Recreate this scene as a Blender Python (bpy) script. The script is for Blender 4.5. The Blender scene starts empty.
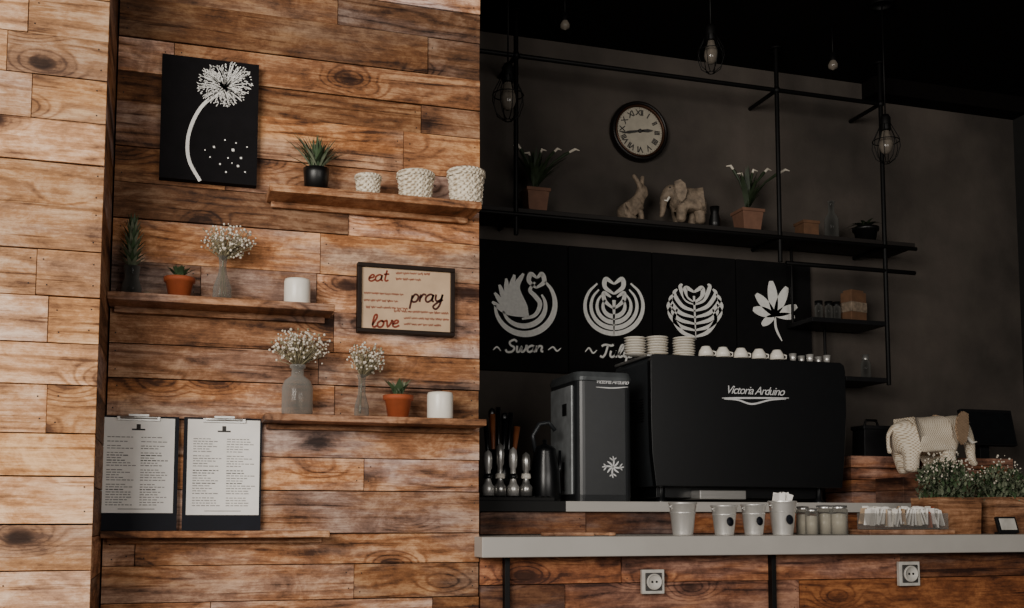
import bpy, math, random
from mathutils import Vector, Matrix
random.seed(11)
R_=random.random
def U(a,b): return a+(b-a)*random.random()
# ------------------------------------------------ camera model
FP=1100.0; YAW=math.radians(17.5); PIT=math.radians(5.0); PY=424.0; H=1.16
FW=Vector((math.sin(YAW)*math.cos(PIT), math.cos(YAW)*math.cos(PIT), math.sin(PIT)))
RT=Vector((math.cos(YAW),-math.sin(YAW),0)); UPV=RT.cross(FW)
CAM=Vector((0,0,H))
def P(x,y,Y):
    d=FW+RT*((x-512)/FP)+UPV*((PY-y)/FP)
    return CAM+d*(Y/d.y)
def XA(px,Y,z):
    k=(px-512)/FP
    a=RT.x-k*FW.x
    b=RT.y*Y-k*(FW.y*Y+FW.z*(z-H))
    return -b/a
def S(p): return (Vector(p)-CAM).dot(FW)/FP
def at(px,Y,z):
    p=Vector((XA(px,Y,z),Y,z)); return p,S(p)
cd=bpy.data.cameras.new('camera'); cam=bpy.data.objects.new('camera',cd)
bpy.context.scene.collection.objects.link(cam); bpy.context.scene.camera=cam
cam.location=CAM; cam.rotation_euler=(math.pi/2+PIT,0,-YAW)
cd.sensor_width=36; cd.lens=36*FP/1024; cd.shift_y=120/1024; cd.clip_start=.02
# ------------------------------------------------ materials
def lin(c):
    if isinstance(c,str):
        c=[int(c[i:i+2],16)/255 for i in (0,2,4)]
    return tuple((v/12.92 if v<=.04045 else ((v+.055)/1.055)**2.4) for v in c)+(1,)
def base(name):
    m=bpy.data.materials.new(name); m.use_nodes=True
    nt=m.node_tree; return m,nt,nt.nodes['Principled BSDF']
def mk(name,col,rough=.55,metal=0,var=.2,scale=25,bump=0,bscale=80,emis=0,stretch=None,spec=.5,detail=5):
    m,nt,bs=base(name); N=nt.nodes.new; L=nt.links.new
    tc=N('ShaderNodeTexCoord'); mp=N('ShaderNodeMapping'); L(tc.outputs['Object'],mp.inputs[0])
    if stretch: mp.inputs['Scale'].default_value=stretch
    nz=N('ShaderNodeTexNoise'); nz.inputs['Scale'].default_value=scale; nz.inputs['Detail'].default_value=detail
    L(mp.outputs[0],nz.inputs['Vector'])
    cr=N('ShaderNodeValToRGB'); c=lin(col)
    cr.color_ramp.elements[0].position=.3; cr.color_ramp.elements[1].position=.7
    cr.color_ramp.elements[0].color=tuple(v*(1-var) for v in c[:3])+(1,)
    cr.color_ramp.elements[1].color=tuple(min(1,v*(1+var)) for v in c[:3])+(1,)
    L(nz.outputs[0],cr.inputs[0]); L(cr.outputs[0],bs.inputs['Base Color'])
    bs.inputs['Roughness'].default_value=rough; bs.inputs['Metallic'].default_value=metal
    bs.inputs['Specular IOR Level'].default_value=spec
    if bump:
        n2=N('ShaderNodeTexNoise'); n2.inputs['Scale'].default_value=bscale; n2.inputs['Detail'].default_value=4
        L(mp.outputs[0],n2.inputs['Vector'])
        bp=N('ShaderNodeBump'); bp.inputs['Strength'].default_value=bump; bp.inputs['Distance'].default_value=.01
        L(n2.outputs[0],bp.inputs['Height']); L(bp.outputs[0],bs.inputs['Normal'])
    if emis:
        L(cr.outputs[0],bs.inputs['Emission Color']); bs.inputs['Emission Strength'].default_value=emis
    return m
def wicker(name,dark,light,kx,kz):
    """woven strands: alternating over/under pattern in object space"""
    m,nt,bs=base(name); N=nt.nodes.new; L=nt.links.new
    def M(op,a,b=None):
        n=N('ShaderNodeMath'); n.operation=op
        for i,v in enumerate((a,b)):
            if v is None: continue
            if isinstance(v,(int,float)): n.inputs[i].default_value=v
            else: L(v,n.inputs[i])
        return n.outputs[0]
    tc=N('ShaderNodeTexCoord').outputs['Object']; nz=N('ShaderNodeTexNoise'); nz.inputs['Scale'].default_value=30; L(tc,nz.inputs['Vector'])
    sx=N('ShaderNodeSeparateXYZ'); L(tc,sx.inputs[0])
    h=M('ADD',sx.outputs[0],M('MULTIPLY',sx.outputs[1],.6))
    a=M('SINE',M('ADD',M('MULTIPLY',h,kx),M('MULTIPLY',nz.outputs[0],1.5))); c=M('SINE',M('ADD',M('MULTIPLY',sx.outputs[2],kz),M('MULTIPLY',nz.outputs[0],1.5)))
    v=M('MULTIPLY',a,c); v=M('ADD',M('MULTIPLY',v,.5),.5)
    v=M('ADD',M('MULTIPLY',v,.75),M('MULTIPLY',nz.outputs[0],.35))
    cr=N('ShaderNodeValToRGB'); L(v,cr.inputs[0]); cr.color_ramp.elements[0].position=.22; cr.color_ramp.elements[1].position=.68
    cr.color_ramp.elements[0].color=lin(dark); cr.color_ramp.elements[1].color=lin(light)  # dark end paints crevice shade between the strands into the colour
    L(cr.outputs[0],bs.inputs['Base Color']); bs.inputs['Roughness'].default_value=.8
    bp=N('ShaderNodeBump'); bp.inputs['Strength'].default_value=.6; bp.inputs['Distance'].default_value=.005; L(v,bp.inputs['Height']); L(bp.outputs[0],bs.inputs['Normal'])
    return m
def glass(name,tint='C8D0CC',amt=.3):
    m,nt,bs=base(name); N=nt.nodes.new; L=nt.links.new
    tr=N('ShaderNodeBsdfTransparent'); tr.inputs[0].default_value=lin(tint)
    mx=N('ShaderNodeMixShader'); lw=N('ShaderNodeLayerWeight'); lw.inputs[0].default_value=.35
    mr=N('ShaderNodeMapRange'); mr.inputs['To Min'].default_value=amt*.5; mr.inputs['To Max'].default_value=min(1,amt+.5)
    nz=N('ShaderNodeTexNoise'); nz.inputs['Scale'].default_value=30
    rr=N('ShaderNodeMapRange'); rr.inputs['To Min'].default_value=.05; rr.inputs['To Max'].default_value=.2
    L(nz.outputs[0],rr.inputs[0]); L(rr.outputs[0],bs.inputs['Roughness'])
    L(lw.outputs['Facing'],mr.inputs[0]); L(mr.outputs[0],mx.inputs[0])
    bs.inputs['Base Color'].default_value=lin('B0AEA8')
    L(tr.outputs[0],mx.inputs[1]); L(bs.outputs[0],mx.inputs[2])
    L(mx.outputs[0],nt.nodes['Material Output'].inputs[0]); return m
def woodm(name,dark,mid,light,tone=1.0,rough=.7,spread=.95,grey=.5):
    m,nt,bs=base(name); N=nt.nodes.new; L=nt.links.new
    def M(op,a,b=None,c=None):
        n=N('ShaderNodeMath'); n.operation=op
        for i,v in enumerate((a,b,c)):
            if v is None: continue
            if isinstance(v,(int,float)): n.inputs[i].default_value=v
            else: L(v,n.inputs[i])
        return n.outputs[0]
    def VM(op,a,b):
        n=N('ShaderNodeVectorMath'); n.operation=op
        for i,v in enumerate((a,b)):
            if isinstance(v,tuple): n.inputs[i].default_value=v
            else: L(v,n.inputs[i])
        return n.outputs[0]
    def noise(v,sc,det=5,ro=.55,dist=0):
        n=N('ShaderNodeTexNoise'); n.inputs['Scale'].default_value=sc; n.inputs['Detail'].default_value=det
        n.inputs['Roughness'].default_value=ro; n.inputs['Distortion'].default_value=dist; L(v,n.inputs['Vector']); return n.outputs[0]
    tc=N('ShaderNodeTexCoord').outputs['Object']
    at_=N('ShaderNodeAttribute'); at_.attribute_name='pl'
    pc=at_.outputs['Vector']; sp=N('ShaderNodeSeparateXYZ'); L(pc,sp.inputs[0])
    p=VM('ADD',tc,VM('MULTIPLY',pc,(17,11,23)))
    kv=N('ShaderNodeTexVoronoi'); kv.inputs['Scale'].default_value=1
    kp=VM('MULTIPLY',p,(2.9,.5,6.2)); L(kp,kv.inputs['Vector']); kd0=kv.outputs['Distance']
    kd=M('ADD',kd0,M('MULTIPLY_ADD',noise(VM('MULTIPLY',p,(20,5,40)),1,3),.10,-.05))
    def sm(a,b,x,lo=1,hi=0):
        k=N('ShaderNodeMapRange'); k.interpolation_type='SMOOTHSTEP'; L(x,k.inputs[0])
        k.inputs['From Min'].default_value=a; k.inputs['From Max'].default_value=b
        k.inputs['To Min'].default_value=lo; k.inputs['To Max'].default_value=hi; return k.outputs[0]
    kf=sm(0,.42,kd0); kc=sm(.07,.15,kd); kh=sm(.10,.32,kd)
    wl=noise(VM('MULTIPLY',p,(.8,1,4)),1.5,2,.4)
    sx=N('ShaderNodeSeparateXYZ'); L(p,sx.inputs[0])
    ph=M('ADD',M('ADD',M('MULTIPLY',sx.outputs[2],150),M('MULTIPLY',wl,40)),M('MULTIPLY',kf,26))
    band=M('POWER',M('MULTIPLY_ADD',M('SINE',ph),.5,.5),4)
    patch=sm(.38,.58,noise(VM('MULTIPLY',p,(1.2,1,3)),1.3,2),0,1)
    band=M('MULTIPLY',band,patch)
    g1=noise(VM('MULTIPLY',p,(1.6,3,22)),1.8,10,.78)
    g2=noise(VM('MULTIPLY',p,(9,8,170)),1.2,5,.8)
    g3=noise(VM('MULTIPLY',p,(3.2,2,5)),1.6,8,.72,.6)
    g4=noise(VM('MULTIPLY',p,(30,9,60)),1.0,6,.8)
    crack=sm(.30,.40,noise(VM('MULTIPLY',p,(1.1,2,38)),1.6,4,.6),1,0)
    v=M('ADD',M('ADD',M('MULTIPLY',g1,.55),M('MULTIPLY',band,-.15)),M('ADD',M('MULTIPLY',g2,.42),M('MULTIPLY',g3,.88)))
    v=M('ADD',v,M('MULTIPLY',g4,.42))
    v=M('SUBTRACT',v,M('MULTIPLY_ADD',kh,.17,.60)); v=M('SUBTRACT',v,M('MULTIPLY',crack,.18))
    cr=N('ShaderNodeValToRGB'); L(v,cr.inputs[0]); e=cr.color_ramp.elements
    e[0].position=.28; e[0].color=lin(dark); e[1].position=.70; e[1].color=lin(light)
    x=e.new(.5); x.color=lin(mid)
    mx=N('ShaderNodeMix'); mx.data_type='RGBA'; L(M('MULTIPLY',kc,.9),mx.inputs[0]); L(cr.outputs[0],mx.inputs[6]); mx.inputs[7].default_value=lin('2A150A')
    # grey weathering on some boards
    hs=N('ShaderNodeHueSaturation'); hs.inputs['Saturation'].default_value=.35; hs.inputs['Value'].default_value=.82; L(mx.outputs[2],hs.inputs['Color'])
    wf=M('MULTIPLY',sm(.40,.62,noise(VM('MULTIPLY',p,(1.5,2,7)),1.3,5,.65),0,1),M('MULTIPLY',sp.outputs[2],grey*1.5))
    m3=N('ShaderNodeMix'); m3.data_type='RGBA'; L(wf,m3.inputs[0]); L(mx.outputs[2],m3.inputs[6]); L(hs.outputs[0],m3.inputs[7])
    fac=M('MULTIPLY',M('MULTIPLY_ADD',sp.outputs[0],spread,1-spread*.56),tone)
    m2=N('ShaderNodeMix'); m2.data_type='RGBA'; m2.blend_type='MULTIPLY'; m2.inputs[0].default_value=1
    cb=N('ShaderNodeCombineXYZ'); L(fac,cb.inputs[0]); L(M('MULTIPLY',fac,M('MULTIPLY_ADD',sp.outputs[1],.16,.85)),cb.inputs[1]); L(M('MULTIPLY',fac,M('MULTIPLY_ADD',sp.outputs[1],.5,.68)),cb.inputs[2])
    L(m3.outputs[2],m2.inputs[6]); L(cb.outputs[0],m2.inputs[7]); L(m2.outputs[2],bs.inputs['Base Color'])
    bs.inputs['Roughness'].default_value=rough; bs.inputs['Specular IOR Level'].default_value=.3
    bp=N('ShaderNodeBump'); bp.inputs['Strength'].default_value=.6; bp.inputs['Distance'].default_value=.004
    L(M('SUBTRACT',M('ADD',g1,g4),crack),bp.inputs['Height']); L(bp.outputs[0],bs.inputs['Normal'])
    return m
WOOD=woodm('reclaimed_wood','482C1A','A06E46','DEB286',spread=1.05)
WOODC=woodm('reclaimed_wood_column','6A4A32','B88A5E','E6C6A0',spread=.65,grey=.25)
WOODD=woodm('bar_wood','3A2014','7E4E30','B47C50')
SHW=woodm('shelf_wood','523420','8E6442','C29670',spread=.4)
MDARKWOOD=mk('backing_dark','2A1A10',.9)
WALLG=mk('plaster_charcoal','47403A',.85,var=.42,scale=2.4,bump=.3,bscale=14,detail=9)
BLACK=mk('black_paint','0B0B0C',.6,var=.3)
CEIL=mk('ceiling_black','0E0B0A',.95,var=.2,scale=3,spec=.1)
FLOORM=mk('floor_concrete','4A4643',.7,var=.2,scale=3)
CANVAS=mk('canvas_black','100E10',.9,var=.2,bump=.2,bscale=300,spec=.2)
CHALKB=mk('chalkboard_black','0C0B0C',.85,var=.2,spec=.2)
CHALK=mk('chalk_white','F2F0EA',.9,var=.08,scale=60)
CERW=mk('white_ceramic','F0EADE',.3,var=.04)
WICK=wicker('wicker_white','9A866C','F0E4CE',420,330)
WICKD=wicker('wicker_ear_brown','6E563E','B89A7C',520,480)
WICKE=wicker('wicker_cream','B09A7E','F0E4D0',560,420)
TERRA=mk('terracotta','9C4A26',.75,var=.15)
TANPOT=mk('tan_clay','745240',.8,var=.15)
BPOT=mk('black_pot','0C0C0C',.4)
SOIL=mk('soil','1C120C',1,var=.4,scale=90)
GREEN=mk('leaf_green','44583A',.6,var=.35,scale=30)
DGREEN=mk('leaf_dark','28341F',.6,var=.35,scale=30)
GREY_G=mk('leaf_greygreen','727A62',.7,var=.3,scale=30)
STEM=mk('dry_stem','8A8064',.8)
GYP=mk('gypsophila_white','D6CCBC',.9,var=.1)
STEEL=mk('brushed_steel','C8C6C2',.3,.85,var=.1,scale=8,stretch=(1,1,20))
GALV=mk('galvanised_metal','E2DFDA',.36,.65,var=.16,scale=14,stretch=(1,1,.3))
MBLACK=mk('machine_black','0F1012',.28,var=.1)
GFRONT=mk('grinder_front','26282A',.34,.1,var=.1)
MSIDE=mk('machine_side_grey','34373A',.35,.3,var=.1)
PIPE=mk('pipe_black','0A0909',.55,.2,spec=.3)
SLAB=mk('counter_laminate','ACA8A2',.45,var=.06,scale=6)
SLABD=mk('bar_mat_rubber','0C0C0C',.8)
PAPER=mk('paper','F2EEE8',.85,var=.04)
INK=mk('ink','3A3836',.9)
INKL=mk('ink_light','8A8682',.9)
NAVY=mk('clipboard_navy','0C0E18',.6,spec=.2)
FRAME=mk('frame_brown','20140D',.6,spec=.2)
BEIGE=mk('print_beige','C4A788',.9,var=.12,scale=14)
RED=mk('print_red','7A301C',.8)
DRED=mk('print_dark_red','421A12',.8)
FIG=mk('carved_figurine','80705F',.7,var=.4,scale=40,bump=.4,bscale=90)
BRONZE=mk('bronze_ring','4A3020',.4,.6)
FACE=mk('clock_face','AEA696',.8,var=.1)
BULB=mk('bulb_glass_warm','6E665C',.15)
PLAST=mk('socket_plastic','BEBAB2',.4)
BROWNB=mk('kraft_brown','644630',.8)
GLASS=glass('clear_glass','D4D2CC',.2); GLASSD=glass('smoked_glass','5A605C',.12)
LEATH=mk('dark_plastic','101012',.55,spec=.3)
COPPER=mk('wood_handle','7A4424',.5)
# ------------------------------------------------ mesh builder
class B:
    def __init__(s,name,loc=(0,0,0)):
        s.name=name; s.loc=Vector(loc); s.v=[]; s.f=[]; s.mi=[]; s.sm=[]; s.pl=[]; s.mats=[]; s.M=Matrix(); s.col=(.5,.5,.5)
    def add(s,vs,fs,mat,sm=False):
        if mat not in s.mats: s.mats.append(mat)
        k=s.mats.index(mat); n=len(s.v)
        s.v+= [tuple(s.M@Vector(v)) for v in vs]
        for f in fs: s.f.append([i+n for i in f]); s.mi.append(k); s.sm.append(sm); s.pl.append(s.col)
    def box(s,c,d,mat,rot=None,taper=1):
        h=[x/2 for x in d]; vs=[]
        for z in (-1,1):
            t=1 if z<0 else taper
            for x,y in((-1,-1),(1,-1),(1,1),(-1,1)):
                v=Vector((x*h[0]*t,y*h[1]*t,z*h[2]))
                if rot: v=rot@v
                vs.append(v+Vector(c))
        s.add(vs,[(3,2,1,0),(4,5,6,7),(0,1,5,4),(1,2,6,5),(2,3,7,6),(3,0,4,7)],mat)
    def lathe(s,prof,mat,c=(0,0,0),seg=28,rot=None,sc=(1,1),fn=None):
        vs=[];n=len(prof)
        for j,(r,z) in enumerate(prof):
            for i in range(seg):
                a=2*math.pi*i/seg; rr=r if not fn else fn(r,z,a,j)
                v=Vector((rr*math.cos(a)*sc[0],rr*math.sin(a)*sc[1],z))
                if rot: v=rot@v
                vs.append(v+Vector(c))
        fs=[]
        for j in range(n-1):
            for i in range(seg):
                k=(i+1)%seg; fs.append((j*seg+i,j*seg+k,(j+1)*seg+k,(j+1)*seg+i))
        s.add(vs,fs,mat,True)
    def ball(s,c,r,mat,sc=(1,1,1),seg=12,rings=7,rot=None):
        vs=[];fs=[]
        for j in range(rings+1):
            t=math.pi*j/rings
            for i in range(seg):
                a=2*math.pi*i/seg
                v=Vector((r*math.sin(t)*math.cos(a)*sc[0],r*math.sin(t)*math.sin(a)*sc[1],-r*math.cos(t)*sc[2]))
                if rot: v=rot@v
                vs.append(v+Vector(c))
        for j in range(rings):
            for i in range(seg):
                k=(i+1)%seg; fs.append((j*seg+i,j*seg+k,(j+1)*seg+k,(j+1)*seg+i))
        s.add(vs,fs,mat,True)
    def tube(s,pts,r,mat,seg=8,closed=False):
        pts=[Vector(p) for p in pts]; n=len(pts)
        rs=r if isinstance(r,(list,tuple)) else [r]*n
        vs=[];fs=[];nrm=None
        for i,p in enumerate(pts):
            a=pts[i-1] if (i>0 or closed) else p; b=pts[(i+1)%n] if (i<n-1 or closed) else p
            t=(b-a).normalized()
            if nrm is None:
                nrm=t.cross(Vector((0,0,1)))
                if nrm.length<.1: nrm=t.cross(Vector((0,1,0)))
            nrm=(nrm-t*nrm.dot(t)).normalized(); bn=t.cross(nrm)
            for k in range(seg):
                q=2*math.pi*k/seg; vs.append(p+(nrm*math.cos(q)+bn*math.sin(q))*rs[i])
        m=n if closed else n-1
        for i in range(m):
            for k in range(seg):
                l=(k+1)%seg; j=(i+1)%n; fs.append((i*seg+k,i*seg+l,j*seg+l,j*seg+k))
        if not closed: fs.append(tuple(range(seg-1,-1,-1))); fs.append(tuple((n-1)*seg+k for k in range(seg)))
        s.add(vs,fs,mat,True)
    def prism(s,pts,y0,y1,mat):
        n=len(pts); vs=[(x,y0,z) for x,z in pts]+[(x,y1,z) for x,z in pts]
        fs=[tuple(range(n)),tuple(range(2*n-1,n-1,-1))]+[(i,i+n,(i+1)%n+n,(i+1)%n) for i in range(n)]
        s.add(vs,fs,mat)
    def ribbon(s,pts,ws,y,mat,th=.0015):
        n=len(pts);L=[];Rr=[]
        for i in range(n):
            a=Vector(pts[max(0,i-1)]);b=Vector(pts[min(n-1,i+1)]);t=(b-a)
            if t.length<1e-9: t=Vector((1,0))
            t.normalize(); q=Vector((-t.y,t.x))*ws[i]/2; p=Vector(pts[i])
            L.append(p+q);Rr.append(p-q)
        vs=[(p.x,y,p.y) for p in L]+[(p.x,y,p.y) for p in Rr]
        s.add(vs,[(i,i+1,n+i+1,n+i) for i in range(n-1)],mat)
    def blade(s,b,az,L,lean,w,mat,n=5,droop=.3):
        b=Vector(b); h=Vector((math.cos(az),math.sin(az),0)); sd=Vector((-math.sin(az),math.cos(az),0))
        vs=[];fs=[]
        for i in range(n+1):
            t=i/n; ww=w*(1-t**2)*(.6+.8*min(1,t*2.5)) if i<n else w*.03
            p=b+h*(L*lean*t**1.4)+Vector((0,0,L*(t-droop*lean*t*t)))
            vs+= [p-sd*ww/2,p+sd*ww/2]
        for i in range(n): fs.append((2*i,2*i+1,2*i+3,2*i+2))
        s.add(vs,fs,mat,True)
    def done(s,bevel=0,parent=None,sub=0,solid=0):
        me=bpy.data.meshes.new(s.name); me.from_pydata([tuple(v) for v in s.v],[],s.f)
        for m in s.mats: me.materials.append(m)
        me.polygons.foreach_set('material_index',s.mi); me.polygons.foreach_set('use_smooth',s.sm)
        ca=me.color_attributes.new('pl','FLOAT_COLOR','CORNER'); data=[]
        for f,c in zip(s.f,s.pl): data+= [c[0],c[1],c[2],1]*len(f)
        ca.data.foreach_set('color',data); me.validate(); me.update()
        o=bpy.data.objects.new(s.name,me); bpy.context.scene.collection.objects.link(o); o.location=s.loc
        if bevel:
            md=o.modifiers.new('bevel','BEVEL'); md.width=bevel; md.segments=2; md.limit_method='ANGLE'; md.angle_limit=math.radians(50)
        if parent: o.parent=parent; o.matrix_parent_inverse=parent.matrix_basis.inverted()
        return o
def catmull(pts,k=8):
    P_=[Vector(p) for p in pts]; P_=[P_[0]*2-P_[1]]+P_+[P_[-1]*2-P_[-2]]; out=[]
    for i in range(1,len(P_)-2):
        a,b,c,d=P_[i-1:i+3]
        for j in range(k):
            t=j/k; out.append(.5*((2*b)+(c-a)*t+(2*a-5*b+4*c-d)*t*t+(3*b-a-3*c+d)*t**3))
    out.append(P_[-2]); return out
def stroke(b,pts,w,Y,mat,taper='both',k=8):
    """flat painted stroke lying on the vertical plane Y"""
    q=catmull(pts,k); n=len(q); W=[];X=[]
    for i,p in enumerate(q):
        w3=P(p.x,p.y,Y); X.append((w3.x-b.loc.x,w3.z-b.loc.z)); t=i/(n-1)
        f={'both':math.sin(math.pi*min(1,max(0,.06+.88*t)))**.6,'end':(1-t)**.6+.05,'start':t**.6+.05,'none':1}[taper]
        W.append(w*f*S(w3))
    b.ribbon(X,W,Y-b.loc.y,mat)
GL={'a':(1.1,[[(.9,.85),(.5,1),(.1,.7),(.1,.25),(.4,0),(.8,.3),(.9,.95),(.9,.2),(1.15,.05)]]),
'e':(.9,[[(.05,.45),(.6,.6),(.7,.9),(.4,1),(.1,.6),(.15,.15),(.5,0),(.95,.25)]]),
't':(.75,[[(.35,1.7),(.3,.3),(.5,0),(.8,.15)],[(0,1.05),(.75,1.1)]]),
'p':(1,[[(.1,.9),(.15,-.9)],[(.1,.4),(.4,1),(.85,.75),(.8,.15),(.4,0),(.1,.25)]]),
'r':(.75,[[(.1,1),(.15,0)],[(.13,.5),(.4,1),(.75,.9)]]),
'y':(1.05,[[(.1,1),(.2,.3),(.5,.1),(.85,.4),(.9,1)],[(.9,1),(.85,-.4),(.5,-.95),(.1,-.6),(.5,-.1),(1.1,.3)]]),
'l':(.65,[[(.1,.3),(.5,1.4),(.4,1.9),(.15,1.6),(.15,.3),(.4,0),(.7,.2)]]),
'o':(1,[[(.5,1),(.1,.6),(.25,.05),(.7,.05),(.85,.6),(.5,1),(.8,.85),(1.05,.9)]]),
'v':(.95,[[(.05,.9),(.2,.95),(.45,0),(.8,.7),(.8,1),(1,.85)]]),
'S':(1.3,[[(1.2,1.6),(.8,1.95),(.3,1.6),(.5,1.1),(1.05,.7),(.9,.1),(.3,0),(0,.4)]]),
'w':(1.4,[[(.05,1),(.2,.1),(.5,.1),(.65,.9),(.75,.1),(1.05,.1),(1.25,.7),(1.2,1),(1.4,.9)]]),
'n':(1,[[(.1,1),(.12,0)],[(.12,.5),(.4,.95),(.75,.8),(.75,.2),(1.05,.05)]]),
'T':(1.3,[[(0,1.7),(.4,1.95),(1.3,1.8),(1.5,2)],[(.8,1.85),(.75,.6),(.5,0),(.1,.2)]]),
'u':(1.1,[[(.1,1),(.12,.3),(.4,0),(.8,.3),(.85,1),(.85,.2),(1.1,.05)]]),
'i':(.5,[[(.2,1),(.2,.2),(.5,.05)],[(.2,1.4),(.3,1.5)]]),
' ':(.6,[])}
def cursive(b,s,x,y,h,w,Y,mat,slant=.3,wx=1,slope=0):
    """hand lettering: x,y = baseline start, h = x-height"""
    x0=x
    for ch in s:
        adv,st=GL[ch]
        for q in st: stroke(b,[(x+(u*wx+v*slant)*h, y-v*h+(x+u*h-x0)*slope) for u,v in q],w,Y,mat,'none',k=4)
        x+=adv*h*wx
    return x
def text(parent,name,s,px,py,Y,size,mat,shear=0,space=1,off=0):
    p=P(px,py,Y); cu=bpy.data.curves.new(name,'FONT'); cu.body=s; cu.size=size*S(p); cu.align_x='CENTER'; cu.align_y='CENTER'
    cu.shear=shear; cu.extrude=.0004; cu.offset=off; cu.space_character=space; cu.materials.append(mat)
    o=bpy.data.objects.new(name,cu); bpy.context.scene.collection.objects.link(o)
    o.location=p; o.rotation_euler=(math.pi/2,0,0)
    o.parent=parent; o.matrix_parent_inverse=parent.matrix_basis.inverted()
    return o
def rot(ax,deg): return Matrix.Rotation(math.radians(deg),3,ax)
# ------------------------------------------------ shell
WY=3.6; CY=3.16; BY=5.2
ZC=P(530,38,BY).z
x_col=P(100,300,CY).x
x_wr=P(480,300,WY).x
x_side=P(1018,250,BY).x
def planks(b,x0,x1,z0,z1,Y,rh,mat,back=.05,hj=.0,lmin=.3,lmax=1.2,vr=(.8,1.14)):
    z=z0
    while z<z1-.001:
        h=min(rh*U(*vr),z1-z)
        if z1-z-h<.04: h=z1-z
        x=x0-U(0,.9)*(x1-x0>.8)
        while x<x1-.001:
            l=U(lmin,lmax); a=max(x,x0); e=min(x+l,x1)
            if x1-e<.09: e=x1
            if e-a>.03:
                b.col=(U(0,1),R_(),R_()); th=U(.009,.020); g=U(.0015,.004)
                tilt=rot('Y',U(-.12,.12))
                b.box(((a+e)/2,Y+.02-th/2,z+h/2),(e-a-.0018,th,h-g),mat,rot=tilt)
                if h>.06:
                    for nx in (a+.022,e-.022):
                        if nx<x0+.02 or nx>x1-.015 or R_()<.25: continue
                        for nz in(.25,.75): b.box((nx+U(-.006,.006),Y+.0195-th,z+h*nz+U(-.008,.008)),(.004,.002,.004),BLACK)
            x=e if e>=x1 else x+l
        z+=h
b=B('wall_left'); b.box((x_col-1.512,(CY+.03+BY)/2,ZC/2),(3,BY-CY-.04,ZC),MDARKWOOD)
planks(b,x_col-3,x_col,0,ZC,CY,.126,WOODC,vr=(.9,1.08))
st_=random.getstate(); z=0
while z<ZC-.01:   # cladding on the return face of the projecting wall
    h=min(.126*U(.9,1.08),ZC-z); b.col=(U(0,.6),R_(),R_()); b.box((x_col-.006,(CY+.021+WY+.02)/2,z+h/2),(.012,WY-CY-.003,h-.003),WOOD); z+=h
random.setstate(st_)
b.done(.0012)
b=B('wall_wood'); b.box(((x_col+x_wr)/2+.003,(WY+.022+BY)/2,ZC/2),(x_wr-x_col-.012,BY-WY-.022,ZC),MDARKWOOD)
planks(b,x_col+.004,x_wr,0,ZC,WY,.120,WOOD,vr=(.82,1.22)); b.done(.0012)
b=B('wall_back'); b.box(((x_wr+x_side)/2+.5,BY+.1,ZC/2),(x_side-x_wr+2,.2,ZC),WALLG); b.done()
b=B('wall_right'); b.box((x_side+.1,(BY-1)/2,ZC/2),(.2,BY+1,ZC),mk('right_wall_dark','161514',.9)); b.done()
b=B('floor'); b.box((1,1,-.05),(9,9,.1),FLOORM); b.done()
b=B('ceiling'); b.box((1,1.2,ZC+.05),(9,9.2,.1),CEIL); b.done()
xb=P(862,100,BY).x; zb=P(862,100,BY).z
b=B('trim_1'); b.box(((xb+x_side)/2,BY-.06,(zb+ZC)/2),(x_side-xb,.12,ZC-zb),CEIL); b.done()
# ------------------------------------------------ bar counter
SF=3.50; ct=P(700,536,SF).z; cth=.068
TY=4.02; tt=P(700,502,TY).z
xL=P(474,545,WY).x; xR=x_side-.02
b=B('bar_counter')
b.box(((x_wr+.002+xR)/2,(WY-.002+TY)/2,ct-cth/2),(xR-x_wr-.002,TY-WY+.002,cth),SLAB)
b.box(((xL+xR)/2,(SF+WY-.003)/2,ct-cth/2),(xR-xL,WY-.003-SF,cth),SLAB)
bb=B('bar_front'); 
planks(bb,x_wr+.004,xR,.08,ct-cth-.002,WY,.124,WOODD,lmin=.5,lmax=1.2)
bb.box(((x_wr+xR)/2,WY+.1,(ct-cth)/2),(xR-x_wr-.01,.14,ct-cth-.01),MDARKWOOD)
for px in (506,772):
    q=P(px,585,WY-.01); bb.box((q.x,WY-.012,.54),(.018,.03,1.0),PIPE)
bar=b.done(.003); bb.done(.0012,parent=bar)
bb=B('raised_back_counter'); x0=x_wr+.003
bb.box(((x0+xR)/2,TY+.35,tt/2-.02),(xR-x0-.01,.6,tt-.06),MDARKWOOD)
planks(bb,x0,xR,ct+.001,tt-.04,TY+.005,.07,WOODD,lmin=.4,lmax=1)
xs=XA(566,TY-.02,tt)
bb.box(((xs+xR)/2,TY+.325,tt-.02),(xR-xs,.69,.04),SLAB)
bb.box(((x0+xs)/2,TY+.325,tt-.02),(xs-x0,.69,.04),SLABD)
bb.done(.003)
b=B('bar_mat'); q0=XA(482,TY-.1,tt); q1=XA(565,TY-.1,tt)
b.box(((q0+q1)/2,TY+.08,tt+.008),(q1-q0,.13,.014),SLABD)
for i in range(14): b.box((q0+(i+.5)*(q1-q0)/14,TY+.08,tt+.018),(.006,.12,.006),SLABD)
b.done(.002)
# sockets
SIN=mk('socket_inner','3A3836',.4)
for px,py in((651.5,581.5),(907,573.5)):
    p=P(px,py,WY-.004); s=S(p); b=B('power_socket',(p.x,WY-.012,p.z)); a=24*s
    b.box((0,0,0),(a,.018,a),PLAST)
    b.box((0,-.010,0),(a*.74,.006,a*.74),SIN)
    R=rot('X',90); b.lathe([(a*.24,0),(a*.34,0),(a*.34,.006),(a*.30,.010),(a*.27,.006),(.0001,.003)],PLAST,c=(0,-.012,0),rot=R)
    for sx in(-1,1): b.lathe([(a*.05,0),(a*.05,.006),(.0001,.006)],BLACK,c=(sx*a*.1,-.013,0),rot=R,seg=10)
    b.done(.002)
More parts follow.
